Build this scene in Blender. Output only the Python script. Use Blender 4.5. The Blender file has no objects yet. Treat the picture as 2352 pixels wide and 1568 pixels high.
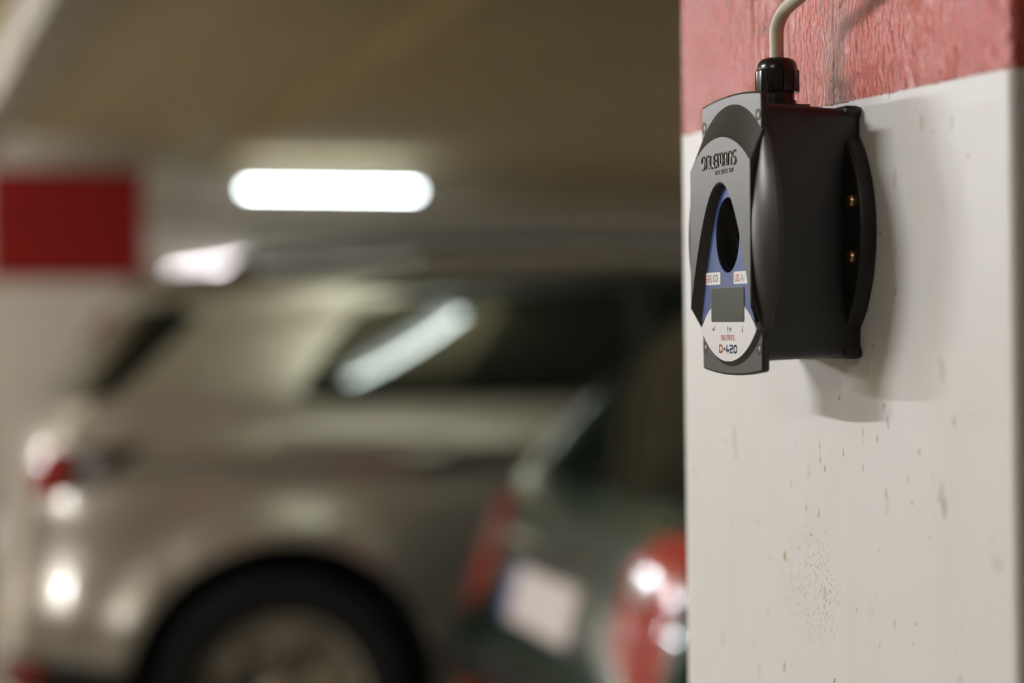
import bpy, bmesh, math, random
import numpy as np
from mathutils import Vector, Matrix
from mathutils.bvhtree import BVHTree

C = bpy.context.scene.collection
SC = bpy.context.scene
R = math.radians
random.seed(7)

# ---------------------------------------------------------------- camera, world, exposure
H = 1.30                       # eye height
CAM_YAW, CAM_PITCH, CAM_ROLL, FPX = .28679, .00374, -.01054, 4509.42
_f = Vector((math.sin(CAM_YAW)*math.cos(CAM_PITCH), math.cos(CAM_YAW)*math.cos(CAM_PITCH), math.sin(CAM_PITCH)))
_r0 = Vector((math.cos(CAM_YAW), -math.sin(CAM_YAW), 0)); _u0 = _r0.cross(_f)
_r = _r0*math.cos(CAM_ROLL)+_u0*math.sin(CAM_ROLL); _u = _u0*math.cos(CAM_ROLL)-_r0*math.sin(CAM_ROLL)
cd = bpy.data.cameras.new('camera'); cam = bpy.data.objects.new('camera', cd); C.objects.link(cam)
cam.matrix_world = Matrix(((_r.x, _u.x, -_f.x, 0), (_r.y, _u.y, -_f.y, 0), (_r.z, _u.z, -_f.z, H), (0, 0, 0, 1)))
cd.sensor_width = 36; cd.lens = 36*FPX/2352; cd.clip_start = .02
cd.dof.use_dof = True; cd.dof.focus_distance = 1.095; cd.dof.aperture_fstop = 2.8
cd.dof.aperture_blades = 0
SC.camera = cam
w = bpy.data.worlds.new('world'); SC.world = w; w.use_nodes = True
w.node_tree.nodes['Background'].inputs[0].default_value = (.8, .78, .7, 1)
w.node_tree.nodes['Background'].inputs[1].default_value = 0.0
SC.view_settings.view_transform = 'Standard'; SC.view_settings.look = 'None'
SC.view_settings.gamma = 1; SC.view_settings.exposure = 0.0
SC.cycles.use_denoising = True; SC.cycles.sample_clamp_indirect = 12; SC.cycles.max_bounces = 7; SC.cycles.diffuse_bounces = 5
SC.cycles.caustics_reflective = False; SC.cycles.caustics_refractive = False

# lamp strengths (tubes are built with the lamps below)
LAMP_KEY, LAMP_AISLE, LAMP_BAY, LAMP_FAR, LAMP_BACK_FILL = 590, 360, 85, 36, 95

def ray(x, y): return _f+_r*((x-1176)/FPX)+_u*((784-y)/FPX)
def onX(x, y, X): d = ray(x, y); return d*(X/d.x)+Vector((0, 0, H))
def onY(x, y, Y): d = ray(x, y); return d*(Y/d.y)+Vector((0, 0, H))

# ---------------------------------------------------------------- materials
def mat(name, col, rough=.5, metal=0, coat=0, coat_rough=.05, spec=.5, emit=None, estr=0, noise=None, bump=None):
    """noise=(scale, amount): mottles the colour;  bump=(scale, strength, distance)"""
    m = bpy.data.materials.new(name); m.use_nodes = True
    nt = m.node_tree; b = nt.nodes['Principled BSDF']; I = b.inputs
    I['Base Color'].default_value = (*col, 1); I['Roughness'].default_value = rough; I['Metallic'].default_value = metal
    I['Coat Weight'].default_value = coat; I['Coat Roughness'].default_value = coat_rough; I['Specular IOR Level'].default_value = spec
    if emit: I['Emission Color'].default_value = (*emit, 1); I['Emission Strength'].default_value = estr
    if noise or bump:
        tc = nt.nodes.new('ShaderNodeTexCoord')
    if noise:
        n = nt.nodes.new('ShaderNodeTexNoise'); n.inputs['Scale'].default_value = noise[0]; n.inputs['Detail'].default_value = 6
        nt.links.new(tc.outputs['Object'], n.inputs['Vector'])
        rp = nt.nodes.new('ShaderNodeMapRange'); rp.inputs[1].default_value = .3; rp.inputs[2].default_value = .7
        rp.inputs[3].default_value = 1-noise[1]; rp.inputs[4].default_value = 1+noise[1]
        nt.links.new(n.outputs[0], rp.inputs[0])
        mx = nt.nodes.new('ShaderNodeVectorMath'); mx.operation = 'SCALE'; mx.inputs[0].default_value = col
        nt.links.new(rp.outputs[0], mx.inputs['Scale']); nt.links.new(mx.outputs[0], I['Base Color'])
    if bump:
        n = nt.nodes.new('ShaderNodeTexNoise'); n.inputs['Scale'].default_value = bump[0]; n.inputs['Detail'].default_value = 4
        nt.links.new(tc.outputs['Object'], n.inputs['Vector'])
        bp = nt.nodes.new('ShaderNodeBump'); bp.inputs['Strength'].default_value = bump[1]; bp.inputs['Distance'].default_value = bump[2]
        nt.links.new(n.outputs[0], bp.inputs['Height']); nt.links.new(bp.outputs[0], I['Normal'])
    return m

M = {}
M['floor'] = mat('floor_paint', (.24, .215, .17), .45, noise=(3, .15))
M['ceiling'] = mat('ceiling_concrete', (.64, .54, .33), .9, noise=(1.2, .06), bump=(30, .3, .004))
M['wall'] = mat('wall_paint', (.50, .46, .38), .8, noise=(1.5, .05))
M['beam'] = mat('beam_paint', (.52, .48, .40), .8, noise=(2, .05))
M['duct'] = mat('duct_paint', (.52, .49, .42), .5)
M['lamp_body'] = mat('lamp_housing', (.75, .75, .72), .4)
M['lamp_cap'] = mat('lamp_cap', (.5, .5, .5), .3, 1)
M['black'] = mat('black_plastic', (.011, .0105, .010), .42, noise=(40, .1), bump=(1400, .12, .0003))
M['cover'] = mat('dark_grey_moulding', (.034, .033, .028), .34, spec=.36, bump=(1600, .10, .0003))
M['gloss_black'] = mat('gloss_black_plastic', (.010, .010, .010), .22)
M['pit_black'] = mat('matt_black', (.008, .008, .008), .6)
M['blue'] = mat('blue_foil', (.022, .055, .22), .38, spec=.32)
M['white_foil'] = mat('white_foil', (.74, .73, .71), .4)
M['white_label'] = mat('white_sticker', (.80, .79, .77), .45)
M['lcd'] = mat('screen_glass', (.032, .042, .034), .25, spec=.35)
M['lcd_edge'] = mat('screen_edge', (.02, .03, .03), .4)
M['print_red'] = mat('red_print', (.62, .04, .025), .5)
M['print_navy'] = mat('navy_print', (.05, .065, .18), .5)
M['print_dark'] = mat('dark_print', (.04, .045, .06), .5)
M['brass'] = mat('brass', (.72, .48, .16), .25, 1)
M['screw'] = mat('steel_screw', (.22, .18, .12), .4, 1)
M['cable'] = mat('cable_sheath', (.62, .58, .45), .42)
M['embossed'] = mat('embossed_lettering', (.16, .155, .14), .16, .35)

def paint_material():
    """white column paint with a red upper coat, formwork lines, pits and stains"""
    m = bpy.data.materials.new('column_paint'); m.use_nodes = True
    nt = m.node_tree; L = nt.links.new; b = nt.nodes['Principled BSDF']
    N = nt.nodes.new
    geo = N('ShaderNodeNewGeometry'); sep = N('ShaderNodeSeparateXYZ'); L(geo.outputs['Position'], sep.inputs[0])
    def math_(op, a, c=None, clamp=False):
        n = N('ShaderNodeMath'); n.operation = op; n.use_clamp = clamp
        for i, v in enumerate((a, c)):
            if v is None: continue
            if isinstance(v, (int, float)): n.inputs[i].default_value = v
            else: L(v, n.inputs[i])
        return n.outputs[0]
    def noise(scale, detail=3, vec=None, rough=.5):
        n = N('ShaderNodeTexNoise'); n.inputs['Scale'].default_value = scale; n.inputs['Detail'].default_value = detail
        n.inputs['Roughness'].default_value = rough
        L(vec if vec else geo.outputs['Position'], n.inputs['Vector']); return n.outputs[0]
    def stretch(sx, sy, sz):
        n = N('ShaderNodeVectorMath'); n.operation = 'MULTIPLY'; L(geo.outputs['Position'], n.inputs[0]); n.inputs[1].default_value = (sx, sy, sz); return n.outputs[0]
    def step(x, lo, hi):
        n = N('ShaderNodeMapRange'); n.interpolation_type = 'SMOOTHSTEP'; L(x, n.inputs[0]); n.inputs[1].default_value = lo; n.inputs[2].default_value = hi; return n.outputs[0]
    def mix(fac, c1, c2):
        n = N('ShaderNodeMix'); n.data_type = 'RGBA'; L(fac, n.inputs[0])
        for i, c in ((6, c1), (7, c2)):
            if isinstance(c, tuple): n.inputs[i].default_value = (*c, 1)
            else: L(c, n.inputs[i])
        return n.outputs[2]
    # red above a slightly tilted line
    line = math_('ADD', math_('MULTIPLY', sep.outputs['Y'], .0313), H+.129-.815*.0313)
    ragged = math_('MULTIPLY', math_('SUBTRACT', noise(260, 3), .5), .0022)
    red = step(math_('ADD', math_('SUBTRACT', sep.outputs['Z'], line), ragged), -.0004, .0004)
    # white side: faint stains, brown specks
    wst = step(noise(1.0, 4, stretch(22, 22, 7)), .50, .80)
    speck = step(noise(1.0, 2, stretch(170, 170, 95)), .715, .75)
    spots = step(noise(1.0, 2, stretch(48, 48, 28)), .68, .78)
    patchm = N('ShaderNodeVectorMath'); patchm.operation = 'DISTANCE'; L(geo.outputs['Position'], patchm.inputs[0]); patchm.inputs[1].default_value = tuple(onX(1860, 1340, .4854))
    patch = step(math_('ADD', patchm.outputs['Value'], math_('MULTIPLY', noise(60, 3), .03)), .07, .035)
    fleck = math_('MULTIPLY', step(noise(420, 2), .60, .68), patch)
    white = mix(math_('MULTIPLY', wst, .35), (.80, .79, .76), (.76, .69, .56))
    white = mix(math_('MULTIPLY', speck, .55), white, (.42, .33, .18))
    white = mix(math_('MULTIPLY', spots, .40), white, (.50, .47, .38))
    white = mix(math_('MULTIPLY', fleck, .40), white, (.46, .39, .26))
    for (sx_, sy_, rad_, amt, ch) in ((2163, 1140, .0050, .5, 0), (2170, 1168, .0035, .7, 0), (2192, 968, .0024, .6, 0), (2015, 1010, .0015, .7, 1), (1803, 1278, .0024, .9, 1), (1895, 1362, .0024, .6, 0),
                                       (1852, 1165, .0013, .8, 1), (2117, 283, .0028, .5, 0), (2187, 280, .0028, .5, 0), (2055, 410, .0036, .4, 0), (2035, 1132, .0022, .4, 1), (1802, 1532, .0022, .8, 1), (1660, 1468, .0038, .35, 0), (2055, 1430, .0018, .4, 1)):
        q_ = onX(sx_, sy_, .4854); dn_ = N('ShaderNodeVectorMath'); dn_.operation = 'DISTANCE'; L(stretch(1, 1, .5), dn_.inputs[0]); dn_.inputs[1].default_value = (q_.x, q_.y, q_.z*.5)
        bl = step(math_('ADD', dn_.outputs['Value'], math_('MULTIPLY', math_('SUBTRACT', noise(350, 2), .5), rad_*1.6)), rad_, rad_*.35)
        white = mix(math_('MULTIPLY', bl, amt), white, (.40, .30, .15) if ch else (.45, .42, .33))
    # red side
    rtone = noise(1.0, 3, stretch(30, 30, 10))
    redc = mix(rtone, (.50, .030, .012), (.62, .055, .022))
    smear = N('ShaderNodeVectorMath'); smear.operation = 'DISTANCE'
    wv = N('ShaderNodeVectorMath'); wv.operation = 'MULTIPLY'; wv.inputs[1].default_value = (1, 1, .45); L(geo.outputs['Position'], wv.inputs[0])
    p0 = onX(1925, 110, .4854); L(wv.outputs[0], smear.inputs[0]); smear.inputs[1].default_value = (p0.x, p0.y, p0.z*.45)
    sm = step(math_('ADD', smear.outputs['Value'], math_('MULTIPLY', math_('SUBTRACT', noise(1.0, 4, stretch(90, 90, 40)), .5), .05)), .026, .008)
    redc = mix(math_('MULTIPLY', sm, .6), redc, (.34, .16, .11))
    pits = step(noise(1.0, 1, stretch(120, 120, 60)), .73, .76)
    redc = mix(math_('MULTIPLY', pits, .8), redc, (.14, .012, .008))
    # formwork board joints
    lines = None
    for px, wd in ((1728, .0011), (1812, .0006), (1914, .0005)):
        yv = onX(px, 100, .4854).y
        wob = math_('MULTIPLY', math_('SUBTRACT', noise(1.0, 2, stretch(0, 0, 30)), .5), .002)
        d = step(math_('ABSOLUTE', math_('ADD', math_('SUBTRACT', sep.outputs['Y'], yv), wob)), wd*1.6, wd*.5)
        lines = d if lines is None else math_('MAXIMUM', lines, d)
    redc = mix(math_('MULTIPLY', lines, .55), redc, (.33, .02, .01))
    col = mix(red, white, redc)
    L(col, b.inputs['Base Color'])
    # relief: coarse brushed runs on red, faint on white
    h_red = math_('ADD', math_('MULTIPLY', noise(1.0, 5, stretch(300, 300, 175), .5), .0026), math_('MULTIPLY', noise(1.0, 3, stretch(140, 140, 75)), .0026))
    h_red = math_('SUBTRACT', h_red, .0025)
    h_red = math_('SUBTRACT', h_red, math_('MULTIPLY', lines, .0008))
    h_red = math_('SUBTRACT', h_red, math_('MULTIPLY', pits, .0010))
    h_white = math_('SUBTRACT', math_('MULTIPLY', noise(1.0, 4, stretch(110, 110, 45)), .00035), math_('MULTIPLY', math_('ADD', speck, fleck), .0004))
    mm = N('ShaderNodeMix'); L(red, mm.inputs[0]); L(h_white, mm.inputs[2]); L(h_red, mm.inputs[3])
    bp = N('ShaderNodeBump'); bp.inputs['Strength'].default_value = 1.0; bp.inputs['Distance'].default_value = 1.0
    L(mm.outputs[0], bp.inputs['Height']); L(bp.outputs[0], b.inputs['Normal'])
    rr = N('ShaderNodeMix'); L(red, rr.inputs[0]); rr.inputs[2].default_value = .40; rr.inputs[3].default_value = .20
    L(rr.outputs[0], b.inputs['Roughness'])
    L(red, b.inputs['Coat Weight']); b.inputs['Coat Roughness'].default_value = .055; b.inputs['Coat IOR'].default_value = 1.6; L(bp.outputs[0], b.inputs['Coat Normal'])
    return m
M['column'] = paint_material()

# ---------------------------------------------------------------- mesh helpers
def obj(name, bm, m, parent=None, smooth=None, bevel=None):
    bmesh.ops.recalc_face_normals(bm, faces=bm.faces)
    me = bpy.data.meshes.new(name); bm.to_mesh(me); bm.free()
    return obj_me(name, me, m, parent, smooth, bevel)
def obj_me(name, me, m, parent=None, smooth=None, bevel=None):
    o = bpy.data.objects.new(name, me); C.objects.link(o)
    if m: me.materials.append(M[m] if isinstance(m, str) else m)
    if smooth is not None:
        me.polygons.foreach_set('use_smooth', [True]*len(me.polygons)); me.set_sharp_from_angle(angle=R(smooth))
    if bevel:
        md = o.modifiers.new('bevel', 'BEVEL'); md.width = bevel; md.segments = 2; md.limit_method = 'ANGLE'; md.angle_limit = R(40)
        me.polygons.foreach_set('use_smooth', [True]*len(me.polygons))
        if smooth is None: me.set_sharp_from_angle(angle=R(40))
    if parent: o.parent = parent
    return o
def tag(o, label, cat, group=None):
    o['label'] = label; o['category'] = cat
    if group: o['group'] = group
    return o
def thing(name, label, cat, loc=(0, 0, 0), rotz=0, group=None):
    o = bpy.data.objects.new(name, None); C.objects.link(o); o.location = loc; o.rotation_euler = (0, 0, rotz)
    o.empty_display_size = .05
    return tag(o, label, cat, group)
def struct(o): o['kind'] = 'structure'; return o
def box(bm, lo, hi):
    v = [bm.verts.new((x, y, z)) for x in (lo[0], hi[0]) for y in (lo[1], hi[1]) for z in (lo[2], hi[2])]
    for q in ((0, 1, 3, 2), (4, 6, 7, 5), (0, 4, 5, 1), (2, 3, 7, 6), (0, 2, 6, 4), (1, 5, 7, 3)): bm.faces.new([v[i] for i in q])
def boxo(name, lo, hi, m, parent=None, bevel=None):
    bm = bmesh.new(); box(bm, lo, hi); return obj(name, bm, m, parent, bevel=bevel)
def loft(bm, rings, closed=True, caps=True):
    vs = [[bm.verts.new(p) for p in rg] for rg in rings]
    n = len(rings[0])
    for a, b in zip(vs[:-1], vs[1:]):
        for i in range(n if closed else n-1):
            j = (i+1) % n; bm.faces.new((a[i], a[j], b[j], b[i]))
    if caps: bm.faces.new(vs[0][::-1]); bm.faces.new(vs[-1])
    return vs
def frame_from(d):
    d = Vector(d).normalized(); a = Vector((0, 0, 1)) if abs(d.z) < .9 else Vector((1, 0, 0))
    x = d.cross(a).normalized(); return x, d.cross(x).normalized()
def tube(bm, pts, rad, seg=12, caps=True):
    pts = [Vector(p) for p in pts]; rings = []
    px, py = frame_from(pts[1]-pts[0])
    for i, p in enumerate(pts):
        d = (pts[min(i+1, len(pts)-1)]-pts[max(i-1, 0)]).normalized()
        px = (px-d*px.dot(d)).normalized(); py = d.cross(px)
        r = rad[i] if isinstance(rad, (list, tuple)) else rad
        rings.append([p+px*(r*math.cos(t))+py*(r*math.sin(t)) for t in [2*math.pi*k/seg for k in range(seg)]])
    loft(bm, rings, caps=caps)
def lathe(bm, prof, centre, axis, seg=32, caps=True):
    """prof: list of (radius, distance along axis)"""
    ax = Vector(axis).normalized(); x, y = frame_from(ax); c = Vector(centre)
    loft(bm, [[c+ax*d+x*(r*math.cos(t))+y*(r*math.sin(t)) for t in [2*math.pi*k/seg for k in range(seg)]] for r, d in prof], caps=caps)
def smooth_path(pts, n=8):
    pts = [Vector(p) for p in pts]; out = []
    for i in range(len(pts)-1):
        p0, p1, p2, p3 = pts[max(i-1, 0)], pts[i], pts[i+1], pts[min(i+2, len(pts)-1)]
        for k in range(n):
            t = k/n
            out.append(.5*((2*p1)+(p2-p0)*t+(2*p0-5*p1+4*p2-p3)*t*t+(3*p1-p0-3*p2+p3)*t**3))
    out.append(pts[-1]); return out

# ================================================================= the garage shell
ZC = 2.70
struct(boxo('floor', (-7, -4, -.1), (6.2, 15.2, 0), 'floor'))
struct(boxo('ceiling', (-7, -4, ZC), (6.2, 15.2, ZC+.15), 'ceiling'))
struct(boxo('wall_left', (-7.2, -4, 0), (-7, 15.2, ZC), 'wall'))
struct(boxo('wall_right', (6.2, -4, 0), (6.4, 15.2, ZC), 'wall'))
struct(boxo('wall_far', (-7, 15.0, 0), (6.2, 15.2, ZC), 'wall'))
struct(boxo('wall_back', (-7, -4.2, 0), (6.2, -4, ZC), 'wall'))
struct(boxo('trim_1', (-7, 14.45, 2.34), (6.2, 15.0, ZC), 'beam'))                  # downstand beam along the far wall
struct(boxo('trim_2', (1.98, -4, ZC-.07), (6.2, 14.45, ZC), 'ceiling'))             # lowered slab added to darken the ceiling over the bays
struct(boxo('trim_3', (1.35, 14.93, 2.02), (6.2, 15.0, 2.20), 'duct'))              # pale rail on the far wall

# columns
COLX, COLY0, COLY1 = .4854, .815, 1.239
p = boxo('concrete_pillar', (COLX, COLY0, 0), (COLX+.42, COLY1, ZC), 'column', bevel=.004)
tag(p, 'white painted concrete pillar with a red upper coat, carrying the gas detector', 'pillar')
M['far_red'] = mat('far_red_paint', (.19, .006, .003), .8, spec=.2)
t = thing('concrete_pillar', 'distant wide pillar with a dark red band above pale paint, behind the silver car', 'pillar', (.87, 13.3, 0))
boxo('shaft', (-.52, -.3, 0), (.47, .3, 1.77), 'wall', t); boxo('red_band', (-.52, -.3, 1.77), (.47, .3, 2.50), 'far_red', t); boxo('head', (-.52, -.3, 2.50), (.47, .3, ZC), 'wall', t)
# pale duct under the ceiling
t = thing('ceiling_duct', 'pale square duct running under the ceiling beyond the parked cars', 'duct', (.564, 7.13, ZC-.22), R(2.27))
boxo('duct_run', (-.21, -2.6, 0), (0, 5.5, .19), 'duct', t, bevel=.01)
for yy in (-1.4, .8, 3.0): boxo('hanger', (-.22, yy, -.008), (.01, yy+.03, .22), 'lamp_cap', t)

# ---------------------------------------------------------------- fluorescent lamps
def lamp(label, centre, along, strength, length=1.2, col=(.97, .975, 1.02), drop=0, group=None, hw=.02):
    """batten lamp: housing, tube, two sockets; along = 'X' or 'Y'; centre = point on the ceiling above it"""
    t = thing('fluorescent_lamp', label, 'lamp', centre, 0 if along == 'X' else R(90), group)
    h = length/2
    bm = bmesh.new(); box(bm, (-h-.03, -hw, -.04-drop), (h+.03, hw, -drop)); obj('housing', bm, 'lamp_body', t, bevel=.004)
    if drop:
        for s in (-1, 1):
            bm = bmesh.new(); tube(bm, [(s*h*.7, 0, -drop), (s*h*.7, 0, 0)], .004, 8); obj('suspension_rod', bm, 'lamp_cap', t)
    zt = -.05-drop-.075
    for s in (-1, 1):
        bm = bmesh.new(); box(bm, (s*(h+.012)-.012, -.014, zt-.02), (s*(h+.012)+.012, .014, -.05-drop)); obj('socket', bm, 'lamp_body', t, bevel=.002)
    bm = bmesh.new(); tube(bm, [(-h, 0, zt), (h, 0, zt)], .013, 12)
    em = mat('tube_light', (.9, .9, .9), .3, emit=col, estr=strength)
    obj('tube', bm, em, t, smooth=40)
    return t
lamp('ceiling tube lamp over the aisle beside the green car', (-2.4, 2.35, ZC), 'Y', LAMP_KEY)
lamp('ceiling tube lamp over the aisle well past the silver car', (-2.4, 8.3, ZC), 'Y', LAMP_AISLE)
lamp('ceiling tube lamp first in the row along the left wall', (-5.0, 8.3, ZC), 'Y', LAMP_KEY*1.75)
lamp('ceiling tube lamp second in the row along the left wall', (-5.0, 9.8, ZC), 'Y', LAMP_KEY*1.75)
lamp('ceiling tube lamp over the gap between the two parked cars', (1.70, 3.91, ZC), 'Y', LAMP_BAY, length=1.0, col=(.88, 1, .94), hw=.07).rotation_euler.z = R(75)
lamp('ceiling tube lamp at the far end of the aisle', (-2.4, 12.0, ZC), 'Y', LAMP_AISLE)
lamp('ceiling tube lamp over the aisle short of the pillar with the detector', (-2.4, -1.2, ZC), 'Y', LAMP_BACK_FILL)  # unseen tube added as fill for the faces turned to the camera
lamp('glowing tube lamp hung in front of the far beam', (2.68, 13.5, ZC), 'X', LAMP_FAR, col=(.88, .98, 1.0), drop=.155)

# added glowing bar, slightly tilted, standing in for a reflection on the silver car
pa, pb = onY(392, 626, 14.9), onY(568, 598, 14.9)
wt = thing('reflection_bar', 'added glowing bar beside the red banded pillar, standing in for a bright reflection', 'lamp', (pa+pb)/2)
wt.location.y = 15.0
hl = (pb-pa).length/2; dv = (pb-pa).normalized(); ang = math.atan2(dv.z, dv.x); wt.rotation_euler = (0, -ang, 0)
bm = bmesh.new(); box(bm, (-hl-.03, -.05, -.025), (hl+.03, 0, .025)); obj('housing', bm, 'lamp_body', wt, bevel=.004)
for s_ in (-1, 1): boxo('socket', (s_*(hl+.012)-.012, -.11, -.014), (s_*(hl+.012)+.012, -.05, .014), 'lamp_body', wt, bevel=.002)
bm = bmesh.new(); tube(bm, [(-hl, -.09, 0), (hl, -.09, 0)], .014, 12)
obj('tube', bm, mat('reflection_glow', (.9, .9, .9), .3, emit=(1, .93, .98), estr=7.5), wt, smooth=40)

# ================================================================= gas detector
# local frame: x = across the face (towards the pillar's near edge), y = into the wall, z = up;  D(u, v, n) in mm, n = out of the wall
DY0, DZ0 = 1.013, H+.062
det = thing('gas_detector', 'black and grey wall-mounted gas detector with blue panel and small screen on the pillar', 'gas detector', (COLX, DY0, DZ0), R(-90))
det.rotation_euler = (0, R(.8), R(-90))
def D(u, v, n): return Vector((u/1000, -n/1000, v/1000))
def extr(name, out, n0, n1, m, parent, smooth=None, bevel=None):
    bm = bmesh.new(); loft(bm, [[D(u, v, n0) for u, v in out], [D(u, v, n1) for u, v in out]])
    return obj(name, bm, m, parent, smooth, bevel)
def rrect(u0, u1, v0, v1, r, k=5):
    out = []
    for cx, cy, a0 in ((u1-r, v1-r, 0), (u0+r, v1-r, 90), (u0+r, v0+r, 180), (u1-r, v0+r, 270)):
        for i in range(k+1):
            t = R(a0+90*i/k); out.append((cx+r*math.cos(t), cy+r*math.sin(t)))
    return out
# enclosure (drafted box)
bm = bmesh.new()
loft(bm, [[D(u, v, n) for u, v in rrect(-hu, hu, -hv, hv, 6, 6)] for n, hu, hv in ((3, 42.0, 66.6), (6, 42.2, 67.2), (30, 42.4, 68.5), (55.2, 42.6, 69.6))])
bm.faces.remove(max((f for f in bm.faces if len(f.verts) > 4), key=lambda f: -f.calc_center_median().y)); obj('enclosure', bm, 'black', det, smooth=35)
# mounting plate with round ears
def ear(v): return 40.8+(2.4 if abs(v) > 63 else 0)+20*max(0, 1-(v/52)**2)**.8
vs_ = [69-138*i/56 for i in range(57)]
out = [(ear(v) if abs(v) < 67.5 else ear(v)-(abs(v)-67.5)*1.0, v) for v in vs_]+[(-(ear(v) if abs(v) < 67.5 else ear(v)-(abs(v)-67.5)*1.0), v) for v in reversed(vs_)]
extr('mounting_plate', out, 0, 9.5, 'black', det, smooth=30, bevel=.0018)
for s in (-1, 1):
    for v in (16.5, -13.5):
        bm = bmesh.new(); c = D(s*50.0, v, 9)
        lathe(bm, [(3.6, 0), (3.6, 1.6), (2.9, 2.6), (1.5, 3.0)] and [(.0036, 0), (.0036, .0016), (.0029, .0026), (.0014, .003)], c, (0, -1, 0), 20)
        sc = obj('mounting_screw', bm, 'brass', det, smooth=30)
        bm = bmesh.new(); box(bm, c+Vector((-.0028, -.0033, -.0004)), c+Vector((.0028, -.0024, .0004))); obj('slot', bm, 'pit_black', sc)
# cover flange with the four screws
def arc(u, top=78.0, side=75.2, hu=42.): return top-(top-side)*(u/hu)**2
top = [(-42+84*i/24, arc(-42+84*i/24)) for i in range(25)]
out = top+[(42.6, 60), (42.8, 0), (42.6, -60)]+[(u, -arc(u)) for u, v in reversed(top)]+[(-42.6, -60), (-42.8, 0), (-42.6, 60)]
hole = [(24*math.cos(math.atan2(v, u)), 26*math.sin(math.atan2(v, u))) for u, v in out]
bm = bmesh.new(); rg = [[D(u, v, n) for u, v in o_] for o_, n in ((out, 54.5), (out, 59), (hole, 59), (hole, 54.5))]
loft(bm, rg+[rg[0]], caps=False); bmesh.ops.remove_doubles(bm, verts=bm.verts, dist=1e-6); obj('cover_flange', bm, 'cover', det, smooth=30, bevel=.0012)
for su in (-1, 1):
    for sv in (-1, 1):
        c = D(su*38.2, sv*63, 59)
        bm = bmesh.new(); lathe(bm, [(.0034, -.0005), (.0034, .00012), (.0020, .00014), (.0016, -.0003)], c, (0, -1, 0), 20); h = obj('screw_recess', bm, 'pit_black', det, smooth=30)
        bm = bmesh.new(); lathe(bm, [(.0013, -.0006), (.0013, .00005), (.0007, .0002)], c, (0, -1, 0), 14); obj('cover_screw', bm, 'screw', h, smooth=30)
# raised hood: base ring on the flange, front ring, opening rim, panel edge
NF, NP, NB = 66.0, 61.0, 58.8
K = 36
def side_top(hu, v0, v1, peak, k=K):
    """left side from v0 up to v1, arch to peak, right side back down"""
    L_ = [(-hu, v0+(v1-v0)*i/k) for i in range(k)]
    sag = peak-v1; rr = (hu*hu+sag*sag)/(2*sag); a1 = math.asin(min(1, hu/rr))
    A_ = [(rr*math.sin(-a1+2*a1*i/(2*k)), peak-rr+rr*math.cos(-a1+2*a1*i/(2*k))) for i in range(2*k+1)]
    return L_+A_+[(-u, v) for u, v in reversed(L_)]
def parab(hu, v0, peak, n):
    out = []
    for i in range(n):
        t = -1+2*i/(n-1); out.append((hu*t, peak-(peak-v0)*t*t))
    return out
base = side_top(43.4, -52.5, 54.6, 72.8); front = side_top(43.4, -41.0, 38.5, 54.5)
nn = len(base)
rim = parab(43.2, -41.0, 29.0, nn); pan = parab(39.6, -52.3, 27.0, nn)
# keep the opening's columns near the outer ones: re-space by height
def respace(curve, ref):
    k = len(ref); vs2 = [v for u, v in curve[:k//2+1]]; us2 = [u for u, v in curve[:k//2+1]]
    out = []
    for i in range(k//2+1):
        f = i/(k//2); f = f**.85
        vv = curve[0][1]+(curve[k//2][1]-curve[0][1])*f
        out.append((float(np.interp(vv, vs2, us2)), vv))
    return out+[(-u, v) for u, v in reversed(out[:-1])]
bm = bmesh.new()
loft(bm, [[D(u, v, NB) for u, v in base], [D(u, v, NF-.5) for u, v in front], [D(u*.988, v-.5 if abs(u) < 43 else v, NF) for u, v in front],
          [D(u, v+.4, NF) for u, v in rim], [D(u, v, NF-.7) for u, v in [(a*.99, b-.6) for a, b in rim]], [D(u, v, NP-.6) for u, v in pan]], closed=False, caps=False)
obj('hood', bm, 'cover', det, smooth=28)
# side bulges (lens-shaped shoulders)
for s in (-1, 1):
    bm = bmesh.new(); rings = []
    for i in range(33):
        v = -57.5+115*i/32; q = max(0, 1-(v/57.5)**2)
        c2 = (42.6, 57.5+8.0*q); c1 = (42.8+19.0*q, 56.0+2.2*q)
        ring = []
        for k in range(9):
            t = k/8; u_ = c2[0]+(c1[0]-c2[0])*t+q*.6*math.sin(math.pi*t); n_ = c2[1]+(c1[1]-c2[1])*t+q*1.5*math.sin(math.pi*t)
            ring.append(D(s*u_, v, n_))
        ring.append(D(s*(c1[0]-1.5*q), v, c1[1]-3.5*q-.5)); ring.append(D(s*41.5, v, c1[1]-7*q-.5)); ring.append(D(s*41.5, v, c2[1]))
        rings.append(ring)
    loft(bm, rings); obj('side_shoulder', bm, 'cover', det, smooth=40)
# dark conical skirt below the label
bm = bmesh.new()
def lower_arc(hu, v0, peak, k=32):
    sag = v0-peak; rr = (hu*hu+sag*sag)/(2*sag); a1 = math.asin(hu/rr)
    return [(rr*math.sin(-a1+2*a1*i/k), peak+rr-rr*math.cos(-a1+2*a1*i/k)) for i in range(k+1)]
loft(bm, [[D(u, v, NB) for u, v in lower_arc(43.2, -53.5, -73.2)], [D(u, v, NP) for u, v in lower_arc(39.7, -52.5, -70.5)], [D(u, v, NP-3) for u, v in lower_arc(39.0, -52.5, -69.8)]], closed=False, caps=False)
obj('label_surround', bm, 'cover', det, smooth=30)
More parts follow.
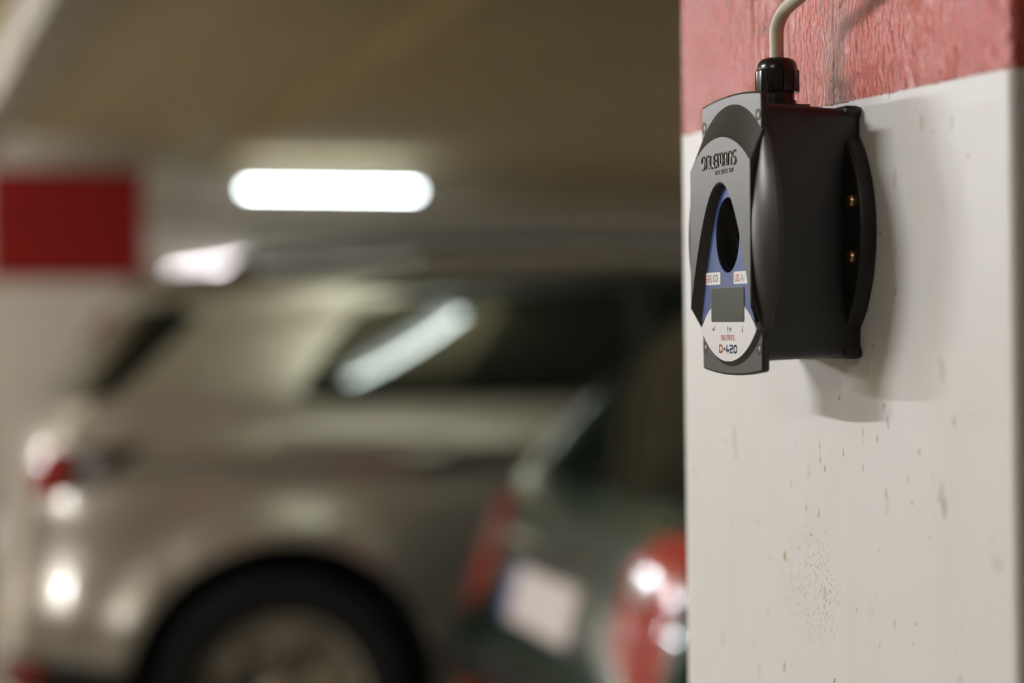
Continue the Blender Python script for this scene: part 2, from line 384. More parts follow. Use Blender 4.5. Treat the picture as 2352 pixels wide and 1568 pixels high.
# blue panel around the sensor well
def blue_edge(ang):
    """distance from (0,0) to the outline of the blue area in a direction"""
    du, dv = math.cos(ang), math.sin(ang)
    lo, hi = 0, 80
    for _ in range(40):
        m_ = (lo+hi)/2; u, v = du*m_, dv*m_
        inside = v < 27.0 and abs(u) < 39.6*math.sqrt(max(0, (27.0-v)/79.3))
        sag = 17.5; rr = (39.6**2+sag**2)/(2*sag)
        if v < -34 and math.hypot(u, v-(-34.8-rr)) < rr: inside = False
        if v < -52.4: inside = False
        lo, hi = (m_, hi) if inside else (lo, m_)
    return lo
bm = bmesh.new(); n_ = 96; WU, WV = 16.8, 21.0
A = [2*math.pi*i/n_ for i in range(n_)]
inner = [(WU*math.cos(t), WV*math.sin(t)) for t in A]
outer = []
for (u, v) in inner:
    t = math.atan2(v, u); d_ = blue_edge(t); outer.append((d_*math.cos(t), d_*math.sin(t)))
loft(bm, [[D(u, v, NP-2) for u, v in outer], [D(u, v, NP) for u, v in outer], [D(u, v, NP) for u, v in inner], [D(u*.985, v*.985, NP-.6) for u, v in inner]], caps=False)
obj('blue_panel', bm, 'blue', det)
# sensor well and sensor
bm = bmesh.new()
loft(bm, [[D(u*k, v*k, n) for u, v in inner] for k, n in ((1.0, NP-.3), (.985, NP-1), (.90, NP-6), (.80, NP-11), (.72, NP-13), (.3, NP-13.2), (.01, NP-13.2))], caps=False)
wl = obj('sensor_well', bm, 'gloss_black', det, smooth=40)
for r0, r1, nA, nB in ((.0105, .0085, NP-13.5, NP-9.5), (.0070, .0045, NP-13.5, NP-11)):
    bm = bmesh.new(); lathe(bm, [(r0, 0), (r0, (nB-nA)/1000), (r1, (nB-nA)/1000), (r1, 0)], D(0, 0, nA), (0, -1, 0), 32, caps=False)
    obj('sensor_ring', bm, 'gloss_black', wl, smooth=30)
# white label lens
up = [(u, -52.4-52.4-v+0.0) for u, v in lower_arc(39.6, -52.4, -70.3)]
lo_ = lower_arc(39.6, -52.4, -70.3)
bm = bmesh.new()
loft(bm, [[D(u, v, n) for u, v in lo_+list(reversed(up))[1:-1]] for n in (NP-2, NP+.15)]); lab = obj('label_plate', bm, 'white_foil', det)
# screen
extr('screen_frame', rrect(-23.8, 23.3, -48.4, -29.0, 1.5), NP-1, NP+.30, 'lcd_edge', det)
extr('screen', rrect(-22.9, 23.2, -48.2, -29.5, 1.0), NP-1, NP+.42, 'lcd', det)

# stroke lettering -----------------------------------------------------------------
G = {
 'D': (.52, [[(0, .52), (0, .86), (.14, 1), (.36, 1), (.52, .84), (.52, .16), (.36, 0), (0, 0)]]),
 'D2': (.52, [[(0, 0), (0, 1), (.36, 1), (.52, .84), (.52, .16), (.36, 0), (0, 0)]]),
 'A': (.52, [[(0, 0), (0, .82), (.18, 1), (.34, 1), (.52, .82), (.52, 0)], [(0, .42), (.52, .42)]]),
 'L': (.42, [[(0, 1), (0, .14), (.13, 0), (.42, 0)]]),
 'E': (.44, [[(.44, 1), (.14, 1), (0, .86), (0, .14), (.14, 0), (.44, 0)], [(0, .52), (.36, .52)]]),
 'M': (.76, [[(0, 0), (0, .86), (.12, 1), (.26, 1), (.38, .86), (.38, .2)], [(.38, .86), (.50, 1), (.64, 1), (.76, .86), (.76, 0)]]),
 'N': (.52, [[(0, 0), (0, .82), (.18, 1), (.34, 1), (.52, .82), (.52, 0)]]),
 'S': (.50, [[(.50, 1), (.14, 1), (0, .86), (0, .66), (.14, .52), (.36, .52), (.50, .38), (.50, .14), (.36, 0), (0, 0)]]),
 'G': (.52, [[(.50, 1), (.16, 1), (0, .84), (0, .16), (.16, 0), (.52, 0), (.52, .48), (.30, .48)]]),
 'T': (.52, [[(0, 1), (.52, 1)], [(.26, 1), (.26, 0)]]),
 'C': (.48, [[(.48, 1), (.16, 1), (0, .84), (0, .16), (.16, 0), (.48, 0)]]),
 'I': (.0, [[(0, 0), (0, 1)]]),
 'O': (.52, [[(.16, 0), (0, .16), (0, .84), (.16, 1), (.36, 1), (.52, .84), (.52, .16), (.36, 0), (.16, 0)]]),
 '4': (.56, [[(.40, 0), (.40, .5)], [(.26, 1), (0, .28), (.56, .28)]]),
 '2': (.50, [[(0, 1), (.36, 1), (.50, .86), (.50, .62), (.36, .50), (.14, .50), (0, .36), (0, 0), (.50, 0)]]),
 '0': (.52, [[(.16, 0), (0, .16), (0, .84), (.16, 1), (.36, 1), (.52, .84), (.52, .16), (.36, 0), (.16, 0)]]),
 ':': (.0, [[(0, .62), (0, .70)], [(0, .16), (0, .24)]]),
 '.': (.14, [[(.04, .42), (.04, .58)], [(.12, .42), (.12, .58)]]),
 ' ': (.20, []),
}
def seg_box(bm, p, q, wd, n0, n1):
    d = Vector((q[0]-p[0], q[1]-p[1])); L_ = d.length or 1e-6; d /= L_; e = Vector((-d.y, d.x))*(wd/2)
    for (cs, nlo, nhi) in (([Vector(p)+e, Vector(p)-e, Vector(q)-e, Vector(q)+e], n0, n1),):
        loft(bm, [[D(c.x, c.y, nlo) for c in cs], [D(c.x*.999+.001*(p[0]+q[0])/2, c.y, nhi) for c in cs]])
def joint(bm, p, wd, n0, n1):
    o8 = [(p[0]+wd/2*math.cos(R(45*k)), p[1]+wd/2*math.sin(R(45*k))) for k in range(8)]
    loft(bm, [[D(*c, n0) for c in o8], [D(*c, n1) for c in o8]])
def text(name, glyphs, u0, u1, v0, v1, stroke, n0, n1, m, parent, shear=0, gap=.22):
    tot = sum(G[g][0] for g in glyphs)+gap*(len(glyphs)-1); sx = (u1-u0-stroke)/tot; sy = v1-v0-stroke
    bm = bmesh.new(); x = 0
    for g in glyphs:
        wg, pls = G[g]
        for pl in pls:
            pp = [(u0+stroke/2+(x+a)*sx, v0+stroke/2+b*sy+shear*(x+a)*sx) for a, b in pl]
            for p_, q_ in zip(pp[:-1], pp[1:]): seg_box(bm, p_, q_, stroke, n0, n1)
            for p_ in pp: joint(bm, p_, stroke, n0, n1)
        x += wg+gap
    return obj(name, bm, m, parent)
DAL = list('DALEMANS')
def emboss(name, glyphs, u0, u1, v0, v1, rad, n, m, parent, gap=.22, shear=0):
    """rounded raised strokes"""
    tot = sum(G[g][0] for g in glyphs)+gap*(len(glyphs)-1); sx = (u1-u0-2*rad)/tot; sy = v1-v0-2*rad
    bm = bmesh.new(); x = 0
    for g in glyphs:
        wg, pls = G[g]
        for pl in pls:
            tube(bm, [D(u0+rad+(x+a)*sx, v0+rad+b*sy+shear*(x+a)*sx, n) for a, b in pl], rad/1000, 8)
        x += wg+gap
    return obj(name, bm, m, parent, smooth=50)
emboss('embossed_name', DAL, -25.0, 24.5, 37.2, 45.4, .52, NF+.2, 'embossed', det, gap=.24)
emboss('embossed_subtitle', list('GAS DETECTION'), -5.0, 21.0, 33.4, 36.0, .22, NF+.05, 'embossed', det, gap=.24)
for nm, (u0, u1, v0, v1) in (('gas_sticker', (-31.6, -10.3, -27.3, -20.3)), ('location_sticker', (8.6, 30.0, -27.4, -20.6))):
    l = extr(nm, rrect(u0, u1, v0, v1, 1.0), NP-.2, NP+.15, 'white_label', det)
    if nm == 'gas_sticker':
        text('red_print', list('GAS:'), u0+.6, u0+9.4, v0+1.2, v1-1.4, .52, NP, NP+.2, 'print_red', l, gap=.26)
        text('dark_print', list('CO'), u0+11, u0+17, v0+1.6, v1-1.4, .55, NP, NP+.2, 'print_dark', l, gap=.28)
    else:
        text('red_print', list('LOC:'), u0+1.5, u0+9.0, v0+1.2, v1-1.4, .52, NP, NP+.2, 'print_red', l, gap=.28)
        bm = bmesh.new()
        for p_, q_ in (((17.6, -26.2), (20.2, -22.0)), ((20.2, -22.0), (21.2, -26.4)), ((18.4, -24.6), (21.4, -24.8)), ((22.4, -26), (23.4, -22.4))): seg_box(bm, p_, q_, .35, NP, NP+.2)
        obj('handwriting', bm, 'print_dark', l)
T0, T1 = NP, NP+.22
def strokes(name, segs, wd, m, tri=()):
    bm = bmesh.new()
    for p_, q_ in segs: seg_box(bm, p_, q_, wd, T0, T1)
    for t3 in tri: loft(bm, [[D(*c, T0) for c in t3], [D(*c, T1) for c in t3]])
    return obj(name, bm, m, lab)
strokes('enter_arrow', [((-19.0, -50.6), (-19.0, -52.6)), ((-19.0, -52.6), (-21.0, -52.6))], .5, 'print_navy', [((-22.6, -52.6), (-20.6, -51.4), (-20.6, -53.8))])
strokes('up_arrow', [((0, -54.6), (0, -52.0))], .45, 'print_navy', [((0, -50.4), (-1.0, -52.4), (1.0, -52.4))])
strokes('down_arrow', [((20.4, -50.6), (20.4, -53.0))], .45, 'print_navy', [((20.4, -54.6), (19.4, -52.6), (21.4, -52.6))])
text('escape_print', list('ESC'), 2.2, 5.2, -53.4, -51.6, .28, T0, T1, 'print_navy', lab)
text('printed_name', DAL, -10.0, 9.6, -58.7, -55.6, .42, T0, T1, 'print_red', lab, gap=.22)
text('printed_initial', ['D2'], -12.7, -7.6, -65.8, -60.9, 1.15, T0, T1, 'print_red', lab)
text('printed_number', list('.420'), -6.4, 12.9, -65.8, -60.9, 1.1, T0, T1, 'print_navy', lab, gap=.26)

# cable gland
GN = 30.5
bm = bmesh.new(); loft(bm, [[D(u, v, n) for u, n in rrect(-14, 14, GN-14, GN+14, 2)] for v in (67.5, 72.2)]); obj('entry_boss', bm, 'black', det, smooth=35)
def glathe(name, prof, m, seg=40, par=None):
    bm = bmesh.new(); lathe(bm, [(r/1000, z/1000) for r, z in prof], D(0, 73.5, GN), (0, 0, 1), seg); return obj(name, bm, m, par or det, smooth=35)
glathe('gland_collar', [(10.6, -4.5), (10.6, 1.6), (9.5, 2.0), (9.5, 7.5)], 'gloss_black')
bm = bmesh.new(); rings = []
for z, k in ((6.2, .985), (6.6, 1), (18.0, 1), (18.8, .955)):
    ring = []
    for i in range(144):
        t = 2*math.pi*i/144; ph = (i % 24)
        r = 12.3 if not (9 <= ph < 24 and (ph//2) % 2 == 0) else 11.75
        if ph < 9: r = 12.2-.25*math.cos((ph-4)/4*math.pi/2)
        ring.append(D(r*k*math.sin(t), 73.5+z, GN+r*k*math.cos(t)))
    rings.append(ring)
loft(bm, rings); nut = obj('gland_nut', bm, 'gloss_black', det, smooth=25)
glathe('gland_dome', [(11.2, 18.2), (11.2, 20.4), (10.6, 22.8), (9.0, 24.6), (6.8, 25.4), (4.0, 25.6)], 'gloss_black', par=nut)
# cable: rises out of the gland, bends over and runs along the pillar towards its near edge
def dw(u, v, n): return Vector((COLX-n/1000, DY0-u/1000, DZ0+v/1000))
cp = [dw(0.9, 94, GN), dw(.6, 102, GN), dw(.6, 110, GN), dw(2.2, 117.5, GN), dw(9, 124.5, GN-1), dw(24, 128, GN-1), dw(55, 134, GN-2), dw(95, 141, GN-5), dw(130, 150, 12), dw(160, 172, 6), dw(172, 230, 5), dw(172, 420, 5), dw(172, 1320, 5)]
cps = smooth_path(cp, 8)
bm = bmesh.new(); tube(bm, cps, .0040, 16)
tag(obj('electric_cable', bm, 'cable', None, smooth=60), 'pale beige cable rising from the gland of the gas detector', 'cable')

# ================================================================= cars
def pchip(xs, ys):
    xs, ys = np.array(xs, float), np.array(ys, float); h = np.diff(xs); d = np.diff(ys)/h; m_ = np.zeros_like(xs)
    for i in range(1, len(xs)-1):
        if d[i-1]*d[i] > 0: m_[i] = 2*d[i-1]*d[i]/(d[i-1]+d[i])
    m_[0], m_[-1] = d[0], d[-1]
    def g(x):
        x = min(max(x, xs[0]), xs[-1]); i = min(int(np.searchsorted(xs, x, 'right'))-1, len(xs)-2)
        t = (x-xs[i])/h[i]; a = 2*t**3-3*t**2+1; b = t**3-2*t**2+t; c = -2*t**3+3*t**2; e = t**3-t**2
        return float(a*ys[i]+b*h[i]*m_[i]+c*ys[i+1]+e*h[i]*m_[i+1])
    return g

class Car:
    """local frame: x forward from the rear bumper, y left, z up"""
    def __init__(s, name, label, P, loc, rotz):
        s.P = P; s.root = thing(name, label, 'car', loc, rotz)
        s.zt = pchip(*zip(*P['top'])); s.wp = pchip(*zip(*P['plan'])); s.z0 = pchip(*zip(*P['sill']))
        s.build_body()
    def yside(s, x, z):
        P = s.P; W = s.wp(x)*P['hw']; zb = P['belt']; zm = .66
        if z <= zm: p = 1-.055*((zm-z)/.42)**2
        elif z <= zb: p = 1-.045*((z-zm)/(zb-zm))**2
        else: p = .955
        y = W*p
        y += .018*math.exp(-((z-P['shoulder'])/.035)**2)-.012*math.exp(-((z-P['shoulder']+.10)/.035)**2)
        y += .065*math.exp(-((z-.58)/.14)**2)*max(0, 1-x/.42)**.5*P.get('bumper', 0)
        if z > zb: q = z-zb; y -= P['tumble']*q+.35*q*q
        # flared wheel arches
        for wx in P['wheels']:
            dd = math.hypot(x-wx, z-P['wr']); y += .034*math.exp(-((dd-P['arch']-.015)/.065)**2)*(1 if z > .2 else 0)
        return y
    def section(s, x, ns=34, nt=16):
        zt, z0 = s.zt(x), s.z0(x); r = min(s.P.get('rround', .10), (zt-z0)*.35); zs = zt-r; pts = []
        for i in range(ns+1):
            z = z0+(zs-z0)*i/ns; pts.append((s.yside(x, z), z))
        ys = pts[-1][0]
        for i in range(1, nt+1):
            t = math.pi/2*i/nt; pw = s.P.get('pow', .62)
            pts.append((ys*max(0, math.cos(t))**pw if i < nt else 0, zs+r*math.sin(t)**.80))
        return pts
    def build_body(s):
        P = s.P; L_ = P['length']
        xs = sorted(set([round(v, 4) for v in list(np.linspace(0, .5, 30))+list(np.linspace(.5, L_-.5, 44))+list(np.linspace(L_-.5, L_, 18))]))
        rings = []
        for x in xs:
            h = s.section(x); rings.append([Vector((x, -y, z)) for y, z in h]+[Vector((x, y, z)) for y, z in reversed(h[:-1])])
        bm = bmesh.new(); loft(bm, rings); bmesh.ops.recalc_face_normals(bm, faces=bm.faces)
        s.bvh = BVHTree.FromBMesh(bm)
        me = bpy.data.meshes.new('body'); bm.to_mesh(me); bm.free()
        tmp = bpy.data.objects.new('tmp_body', me); C.objects.link(tmp)
        bm = bmesh.new()
        for wx in P['wheels']:
            for sd in (-1, 1): lathe(bm, [(P['arch'], 0), (P['arch'], .60)], (wx, sd*(P['hw']-.36), P['wr']+.01), (0, sd, 0), 48)
        bmesh.ops.recalc_face_normals(bm, faces=bm.faces)
        cm = bpy.data.meshes.new('cut'); bm.to_mesh(cm); bm.free(); cu = bpy.data.objects.new('tmp_cut', cm); C.objects.link(cu)
        md = tmp.modifiers.new('b', 'BOOLEAN'); md.operation = 'DIFFERENCE'; md.solver = 'EXACT'; md.object = cu
        dg = bpy.context.evaluated_depsgraph_get(); ev = tmp.evaluated_get(dg); nm = bpy.data.meshes.new_from_object(ev); nm.name = 'body'
        bpy.data.objects.remove(tmp); bpy.data.objects.remove(cu)
        nm.materials.clear()
        s.body = obj_me('body', nm, P['paint'], s.root, smooth=32)
        # black liner inside each wheel well
        for wx in P['wheels']:
            for sd in (-1, 1):
                bm = bmesh.new(); lathe(bm, [(P['arch']-.004, 0), (P['arch']-.004, -.25), (.05, -.252)], (wx, sd*(P['hw']-.06), P['wr']+.01), (0, sd, 0), 40, caps=False)
                for v_ in bm.verts: v_.co.z = max(v_.co.z, .20)
                obj('wheel_liner', bm, 'tyre_well', s.root, smooth=30)
    def cast(s, o, d): 
        h = s.bvh.ray_cast(Vector(o), Vector(d)); return (h[0], h[1]) if h[0] is not None else None
    def patch(s, name, poly, m, view, off=.004, parent=None, nx=16, nz=8, side=-1, smooth=True):
        """a panel laid on the body: poly is convex, in (x,z) seen from the side or (y,z) seen from rear/front"""
        xs = [p_[0] for p_ in poly]; a, b = min(xs)+1e-4, max(xs)-1e-4
        def span(x):
            zz = []
            for (x0, z0), (x1, z1) in zip(poly, poly[1:]+poly[:1]):
                if (x0-x)*(x1-x) <= 0 and x0 != x1: zz.append(z0+(z1-z0)*(x-x0)/(x1-x0))
            return min(zz), max(zz)
        g = []
        for i in range(nx+1):
            x = a+(b-a)*i/nx; lo, hi = span(x); col = []
            for j in range(nz+1):
                z = lo+(hi-lo)*j/nz
                if view == 'side': h = s.cast((x, side*3, z), (0, -side, 0))
                elif view == 'rear': h = s.cast((-2, x, z), (1, 0, 0))
                else: h = s.cast((s.P['length']+2, x, z), (-1, 0, 0))
                if h is None: col.append(col[-1] if col else (Vector((x, 0, z)), Vector((0, 0, 1)))); continue
                col.append(h)
            g.append(col)
        bm = bmesh.new()
        up = [[bm.verts.new(p_+n*off) for p_, n in c] for c in g]; dn = [[bm.verts.new(p_-n*.006) for p_, n in c] for c in g]
        for i in range(nx):
            for j in range(nz):
                bm.faces.new((up[i][j], up[i+1][j], up[i+1][j+1], up[i][j+1]))
                bm.faces.new((dn[i][j], dn[i][j+1], dn[i+1][j+1], dn[i+1][j]))
        for i in range(nx):
            bm.faces.new((up[i][0], dn[i][0], dn[i+1][0], up[i+1][0])); bm.faces.new((up[i][nz], up[i+1][nz], dn[i+1][nz], dn[i][nz]))
        for j in range(nz):
            bm.faces.new((up[0][j], up[0][j+1], dn[0][j+1], dn[0][j])); bm.faces.new((up[nx][j], dn[nx][j], dn[nx][j+1], up[nx][j+1]))
        return obj(name, bm, m, parent or s.root, smooth=30)
    def wheel(s, wx, sd, spokes=5):
        P = s.P; r = P['wr']; c = Vector((wx, sd*(P['hw']-.125), r)); ax = Vector((0, sd, 0)); rr = P['rim']
        bm = bmesh.new()
        lathe(bm, [(rr-.01, -.10), (r-.03, -.115), (r-.006, -.09), (r, -.05), (r, .05), (r-.006, .09), (r-.03, .112), (rr+.012, .105), (rr-.004, .09), (rr-.012, .0)], c, ax, 48, caps=False)
        t = obj('wheel', bm, 'tyre', s.root, smooth=40)
        bm = bmesh.new(); lathe(bm, [(rr+.003, .098), (rr-.012, .092), (rr-.03, .05), (rr-.035, -.06), (.06, -.07)], c, ax, 48, caps=False); obj('rim', bm, 'alloy', t, smooth=35)
        x, y = frame_from(ax)
        for k in range(spokes):
            for q in (-.11, .11):
                a0 = 2*math.pi*k/spokes+q; d = x*math.cos(a0)+y*math.sin(a0); e = ax.cross(d)
                bm = bmesh.new(); rings = []
                for rad, wd, h0, h1 in ((.05, .020, .045, .075), (.5*rr, .016, .05, .084), (rr-.012, .013, .06, .092)):
                    rings.append([c+d*rad+e*(s_*wd)+ax*h for s_, h in ((-1, h0), (1, h0), (.6, h1), (-.6, h1))])
                loft(bm, rings); obj('spoke', bm, 'alloy', t, smooth=30)
        bm = bmesh.new(); lathe(bm, [(.062, .03), (.06, .078), (.045, .086), (.005, .088)], c, ax, 28); obj('hub_cap', bm, 'alloy', t, smooth=35)

M['tyre'] = mat('tyre_rubber', (.010, .010, .010), .75, spec=.25)
M['tyre_well'] = mat('wheel_well', (.008, .008, .008), .8)
M['alloy'] = mat('alloy_wheel', (.72, .68, .60), .22, 1)
M['silver'] = mat('champagne_silver_paint', (.46, .425, .36), .33, .8, coat=1)
M['green'] = mat('dark_green_paint', (.006, .030, .016), .30, .35, coat=1)
M['glass'] = mat('tinted_glass', (.004, .007, .006), .03, 0, spec=.5)
M['trim_black'] = mat('black_trim', (.010, .010, .010), .45, spec=.35)
M['chrome'] = mat('chrome', (.85, .85, .85), .08, 1)
M['tail_red'] = mat('red_lens', (.36, .010, .008), .14, 0, coat=.5)
M['tail_dark'] = mat('smoked_lens', (.03, .012, .012), .08, 0, coat=1)
M['tail_clear'] = mat('clear_lens', (.55, .55, .56), .10, .6, coat=1)
M['plate'] = mat('plate_white', (.78, .70, .66), .4)
M['plate_blue'] = mat('plate_blue', (.03, .08, .35), .4)
M['lamp_glass'] = mat('headlamp_glass', (.5, .5, .52), .08, .3, coat=1)

# --- silver estate car: its side faces the camera, rear towards the aisle
P = dict(length=4.40, bumper=1, hw=.90, belt=1.16, shoulder=1.045, tumble=.30, wheels=(.725, 3.36), wr=.355, arch=.430, rim=.232, rround=.10, paint='silver',
         top=[(0, .66), (.02, .77), (.045, .89), (.07, 1.0), (.10, 1.08), (.16, 1.145), (.28, 1.31), (.40, 1.465), (.46, 1.505), (.70, 1.54), (1.2, 1.575), (1.8, 1.585), (2.3, 1.565), (2.75, 1.50), (3.15, 1.28), (3.48, 1.06), (3.9, 1.0), (4.2, .90), (4.36, .72), (4.40, .62)],
         plan=[(0, .74), (.04, .83), (.10, .895), (.20, .945), (.40, .978), (.8, 1), (2, 1), (3.4, .99), (3.9, .95), (4.2, .86), (4.40, .66)],
         sill=[(0, .40), (.10, .33), (.3, .26), (.7, .23), (3.6, .23), (4.2, .26), (4.40, .34)])
suv = Car('estate_car', 'champagne silver car parked side-on beyond the green car', P, (.165, 6.10, 0), 0)
for sd in (-1, 1):
    suv.patch('rear_door_window', [(.775, 1.175), (.84, 1.28), (.95, 1.405), (1.10, 1.45), (1.75, 1.475), (1.75, 1.16), (.9, 1.165)], 'glass', 'side', side=sd)
    suv.patch('front_door_window', [(1.825, 1.475), (1.825, 1.155), (2.95, 1.135), (2.70, 1.36), (2.45, 1.46)], 'glass', 'side', side=sd)
    suv.patch('door_pillar', [(1.749, 1.478), (1.749, 1.158), (1.826, 1.153), (1.826, 1.478)], 'trim_black', 'side', side=sd, nx=4, off=.003)
    suv.patch('rear_glass_wing', [(.155, 1.165), (.28, 1.33), (.37, 1.42), (.48, 1.425), (.525, 1.395), (.30, 1.185), (.20, 1.16)], 'glass', 'side', side=sd)
    tl = suv.patch('tail_lamp', [(.075, .92), (.085, 1.0), (.13, 1.055), (.38, 1.06), (.22, .93)], 'tail_dark', 'side', side=sd)
    suv.patch('red_lens', [(.077, .925), (.087, .995), (.13, 1.045), (.18, 1.045), (.16, .925)], 'tail_red', 'side', side=sd, parent=tl, off=.008)
    suv.patch('reversing_lens', [(.20, .965), (.205, 1.04), (.26, 1.04), (.255, .965)], 'tail_clear', 'side', side=sd, parent=tl, off=.008, nx=5)
    suv.patch('lower_bumper_trim', [(.012, .42), (.012, .51), (.33, .47), (.33, .27), (.16, .33)], 'trim_black', 'side', side=sd, off=.007)
    suv.patch('sill_trim', [(1.14, .235), (1.14, .33), (2.94, .33), (2.94, .235)], 'trim_black', 'side', side=sd, off=.012)
    suv.patch('bumper_reflector', [(.03, .445), (.03, .485), (.10, .485), (.10, .445)], 'tail_red', 'side', side=sd, off=.014, nx=5, nz=3)
    suv.patch('roof_edge_trim', [(.92, 1.462), (.98, 1.475), (1.10, 1.495), (1.8, 1.525), (2.3, 1.515), (2.5, 1.47), (1.74, 1.478), (1.10, 1.455)], 'trim_black', 'side', side=sd, off=.005, nz=5)
    # roof rail on two feet
    yr = sd*.585
    bm = bmesh.new(); tube(bm, smooth_path([(.62, yr, 1.49), (.70, yr, 1.555), (1.2, yr, 1.60), (1.9, yr, 1.61), (2.35, yr, 1.58), (2.44, yr, 1.50)], 6), .015, 10); obj('roof_rail', bm, 'trim_black', suv.root, smooth=40)
    # door handles
    for hx in (1.02, 1.98):
        h = suv.cast((hx, sd*3, 1.01), (0, -sd, 0)); y0 = h[0].y
        bm = bmesh.new(); tube(bm, smooth_path([(hx, y0-sd*.004, 1.01), (hx+.03, y0+sd*.032, 1.012), (hx+.17, y0+sd*.034, 1.014), (hx+.20, y0-sd*.004, 1.014)], 5), .011, 10); obj('door_handle', bm, 'silver', suv.root, smooth=40)
    bm = bmesh.new(); lathe(bm, [(.02, 0), (.085, .03), (.10, .08), (.07, .13), (.01, .15)], (2.86, sd*.93, 1.20), (1, 0, 0), 20); mir = obj('door_mirror', bm, 'silver', suv.root, smooth=50)
    bm = bmesh.new(); tube(bm, [(2.90, sd*.80, 1.13), (2.90, sd*.92, 1.17)], .022, 10); obj('mirror_arm', bm, 'trim_black', mir, smooth=40)
    suv.patch('headlamp', [(4.05, .74), (4.10, .86), (4.26, .80), (4.33, .70)], 'lamp_glass', 'side', side=sd)
    for wx in P['wheels']: suv.wheel(wx, sd)
rw = suv.patch('rear_window', [(-.58, 1.17), (-.52, 1.40), (.52, 1.40), (.58, 1.17)], 'glass', 'rear', nx=20)
suv.patch('windscreen', [(-.66, 1.10), (-.56, 1.46), (.56, 1.46), (.66, 1.10)], 'glass', 'front', nx=20)
suv.patch('tailgate_trim', [(-.5, .88), (-.5, .92), (.5, .92), (.5, .88)], 'chrome', 'rear', nx=20, nz=2)
pl = suv.patch('number_plate', [(-.26, .70), (-.26, .81), (.26, .81), (.26, .70)], 'plate', 'rear', nx=12, nz=3, off=.010)
suv.patch('blue_band', [(.215, .702), (.215, .808), (.258, .808), (.258, .702)], 'plate_blue', 'rear', nx=3, nz=3, off=.013, parent=pl)
bm = bmesh.new(); loft(bm, [[Vector((x, y, z)) for x, z in ((.36, 1.475), (.33, 1.487), (.40, 1.512), (.58, 1.535), (.60, 1.515))] for y in (-.58, -.3, 0, .3, .58)]); obj('roof_spoiler', bm, 'silver', suv.root, smooth=40)
suv.patch('lower_grille', [(-.5, .40), (-.5, .58), (.5, .58), (.5, .40)], 'trim_black', 'front', nx=14)

# --- dark green hatchback: rear towards the aisle, between the pillar and the silver car
P2 = dict(length=3.95, hw=.86, belt=.98, shoulder=.90, tumble=.34, wheels=(.62, 3.12), wr=.30, arch=.345, rim=.20, rround=.15, pow=.80, paint='green',
          top=[(0, .62), (.03, .74), (.07, .88), (.11, .97), (.20, 1.08), (.40, 1.30), (.50, 1.385), (.60, 1.415), (1.0, 1.45), (1.6, 1.46), (2.1, 1.43), (2.5, 1.34), (3.05, 1.0), (3.4, .93), (3.75, .82), (3.92, .66), (3.95, .58)],
          plan=[(0, .80), (.03, .86), (.07, .91), (.15, .955), (.35, .985), (.8, 1), (2.6, 1), (3.3, .97), (3.7, .88), (3.95, .68)],
          sill=[(0, .36), (.10, .28), (.4, .22), (3.4, .22), (3.8, .24), (3.95, .30)])
hb = Car('hatchback_car', 'dark green hatchback with red tail lamps parked behind the pillar', P2, (1.20, 3.98, 0), R(-2.3))
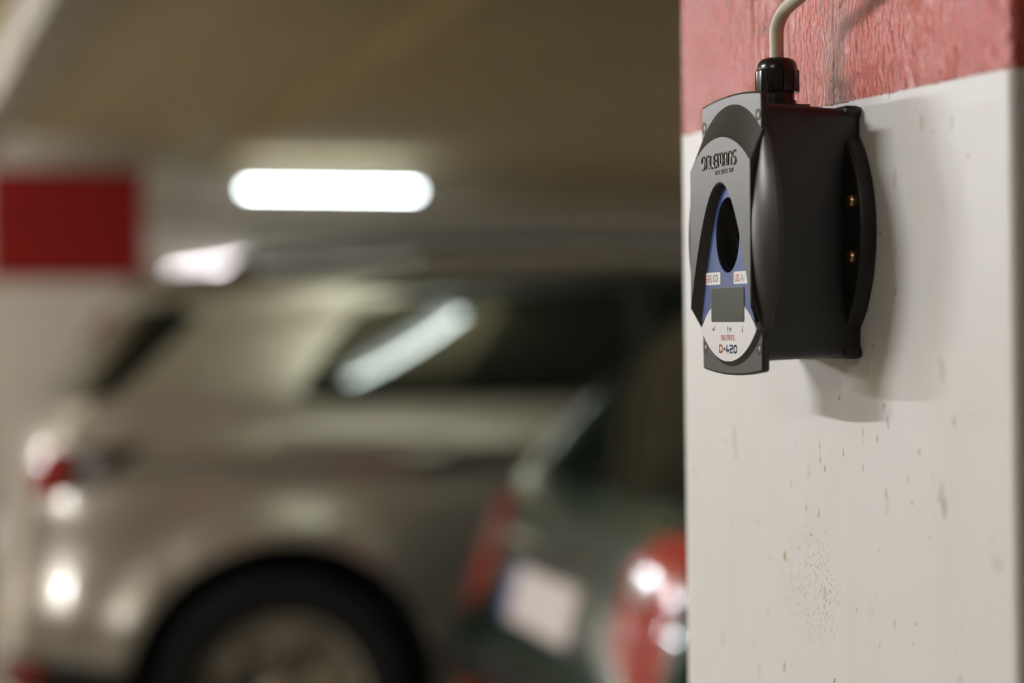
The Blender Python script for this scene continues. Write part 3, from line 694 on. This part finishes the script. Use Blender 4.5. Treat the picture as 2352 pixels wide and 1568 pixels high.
for sd in (-1, 1):
    hb.patch('rear_side_window', [(.62, 1.0), (.74, 1.20), (.92, 1.31), (1.46, 1.35), (1.46, .99)], 'glass', 'side', side=sd)
    hb.patch('front_side_window', [(1.54, 1.35), (1.54, .99), (2.56, .975), (2.30, 1.22), (2.10, 1.32)], 'glass', 'side', side=sd)
    y1 = sd
    tl = hb.patch('tail_lamp', [(sd*.50, .74), (sd*.50, .90), (sd*.60, .95), (sd*.74, .95), (sd*.75, .66), (sd*.66, .66)], 'tail_red', 'rear', off=.008)
    hb.patch('reversing_lens', [(sd*.55, .83), (sd*.55, .885), (sd*.64, .885), (sd*.64, .83)], 'tail_clear', 'rear', off=.013, nx=5, nz=3, parent=tl)
    hb.patch('bumper_reflector', [(sd*.50, .46), (sd*.50, .50), (sd*.66, .50), (sd*.66, .46)], 'tail_red', 'rear', off=.010, nx=6, nz=3)
    bm = bmesh.new(); lathe(bm, [(.02, 0), (.075, .03), (.09, .07), (.06, .12), (.01, .14)], (2.52, sd*.90, 1.03), (1, 0, 0), 20); mir = obj('door_mirror', bm, 'green', hb.root, smooth=50)
    bm = bmesh.new(); tube(bm, [(2.56, sd*.78, .97), (2.56, sd*.88, 1.0)], .02, 10); obj('mirror_arm', bm, 'trim_black', mir, smooth=40)
    hb.patch('headlamp', [(3.62, .66), (3.68, .80), (3.82, .74), (3.90, .62)], 'lamp_glass', 'side', side=sd)
    h = hb.cast((1.30, sd*3, .86), (0, -sd, 0)); y0 = h[0].y
    bm = bmesh.new(); tube(bm, smooth_path([(1.28, y0-sd*.004, .86), (1.30, y0+sd*.03, .86), (1.42, y0+sd*.03, .862), (1.45, y0-sd*.004, .862)], 5), .011, 10); obj('door_handle', bm, 'trim_black', hb.root, smooth=40)
    for wx in P2['wheels']: hb.wheel(wx, sd, 6)
hb.patch('rear_window', [(-.62, 1.005), (-.50, 1.36), (.50, 1.36), (.62, 1.005)], 'glass', 'rear', nx=20)
hb.patch('windscreen', [(-.62, 1.03), (-.52, 1.36), (.52, 1.36), (.62, 1.03)], 'glass', 'front', nx=20)
pl = hb.patch('number_plate', [(-.26, .70), (-.26, .815), (.26, .815), (.26, .70)], 'plate', 'rear', nx=12, nz=3, off=.012)
hb.patch('blue_band', [(.215, .702), (.215, .813), (.258, .813), (.258, .702)], 'plate_blue', 'rear', nx=3, nz=3, off=.015, parent=pl)
bm = bmesh.new(); tube(bm, [hb.cast((-2, .34-.68*k/12, .865), (1, 0, 0))[0]+Vector((-.010, 0, 0)) for k in range(13)], .016, 16); obj('chrome_strip', bm, 'chrome', hb.root, smooth=50)
hb.patch('bumper_strip', [(-.60, .555), (-.60, .60), (.60, .60), (.60, .555)], 'trim_black', 'rear', nx=20, nz=3, off=.012)
hb.patch('lower_grille', [(-.45, .36), (-.45, .50), (.45, .50), (.45, .36)], 'trim_black', 'front', nx=14)
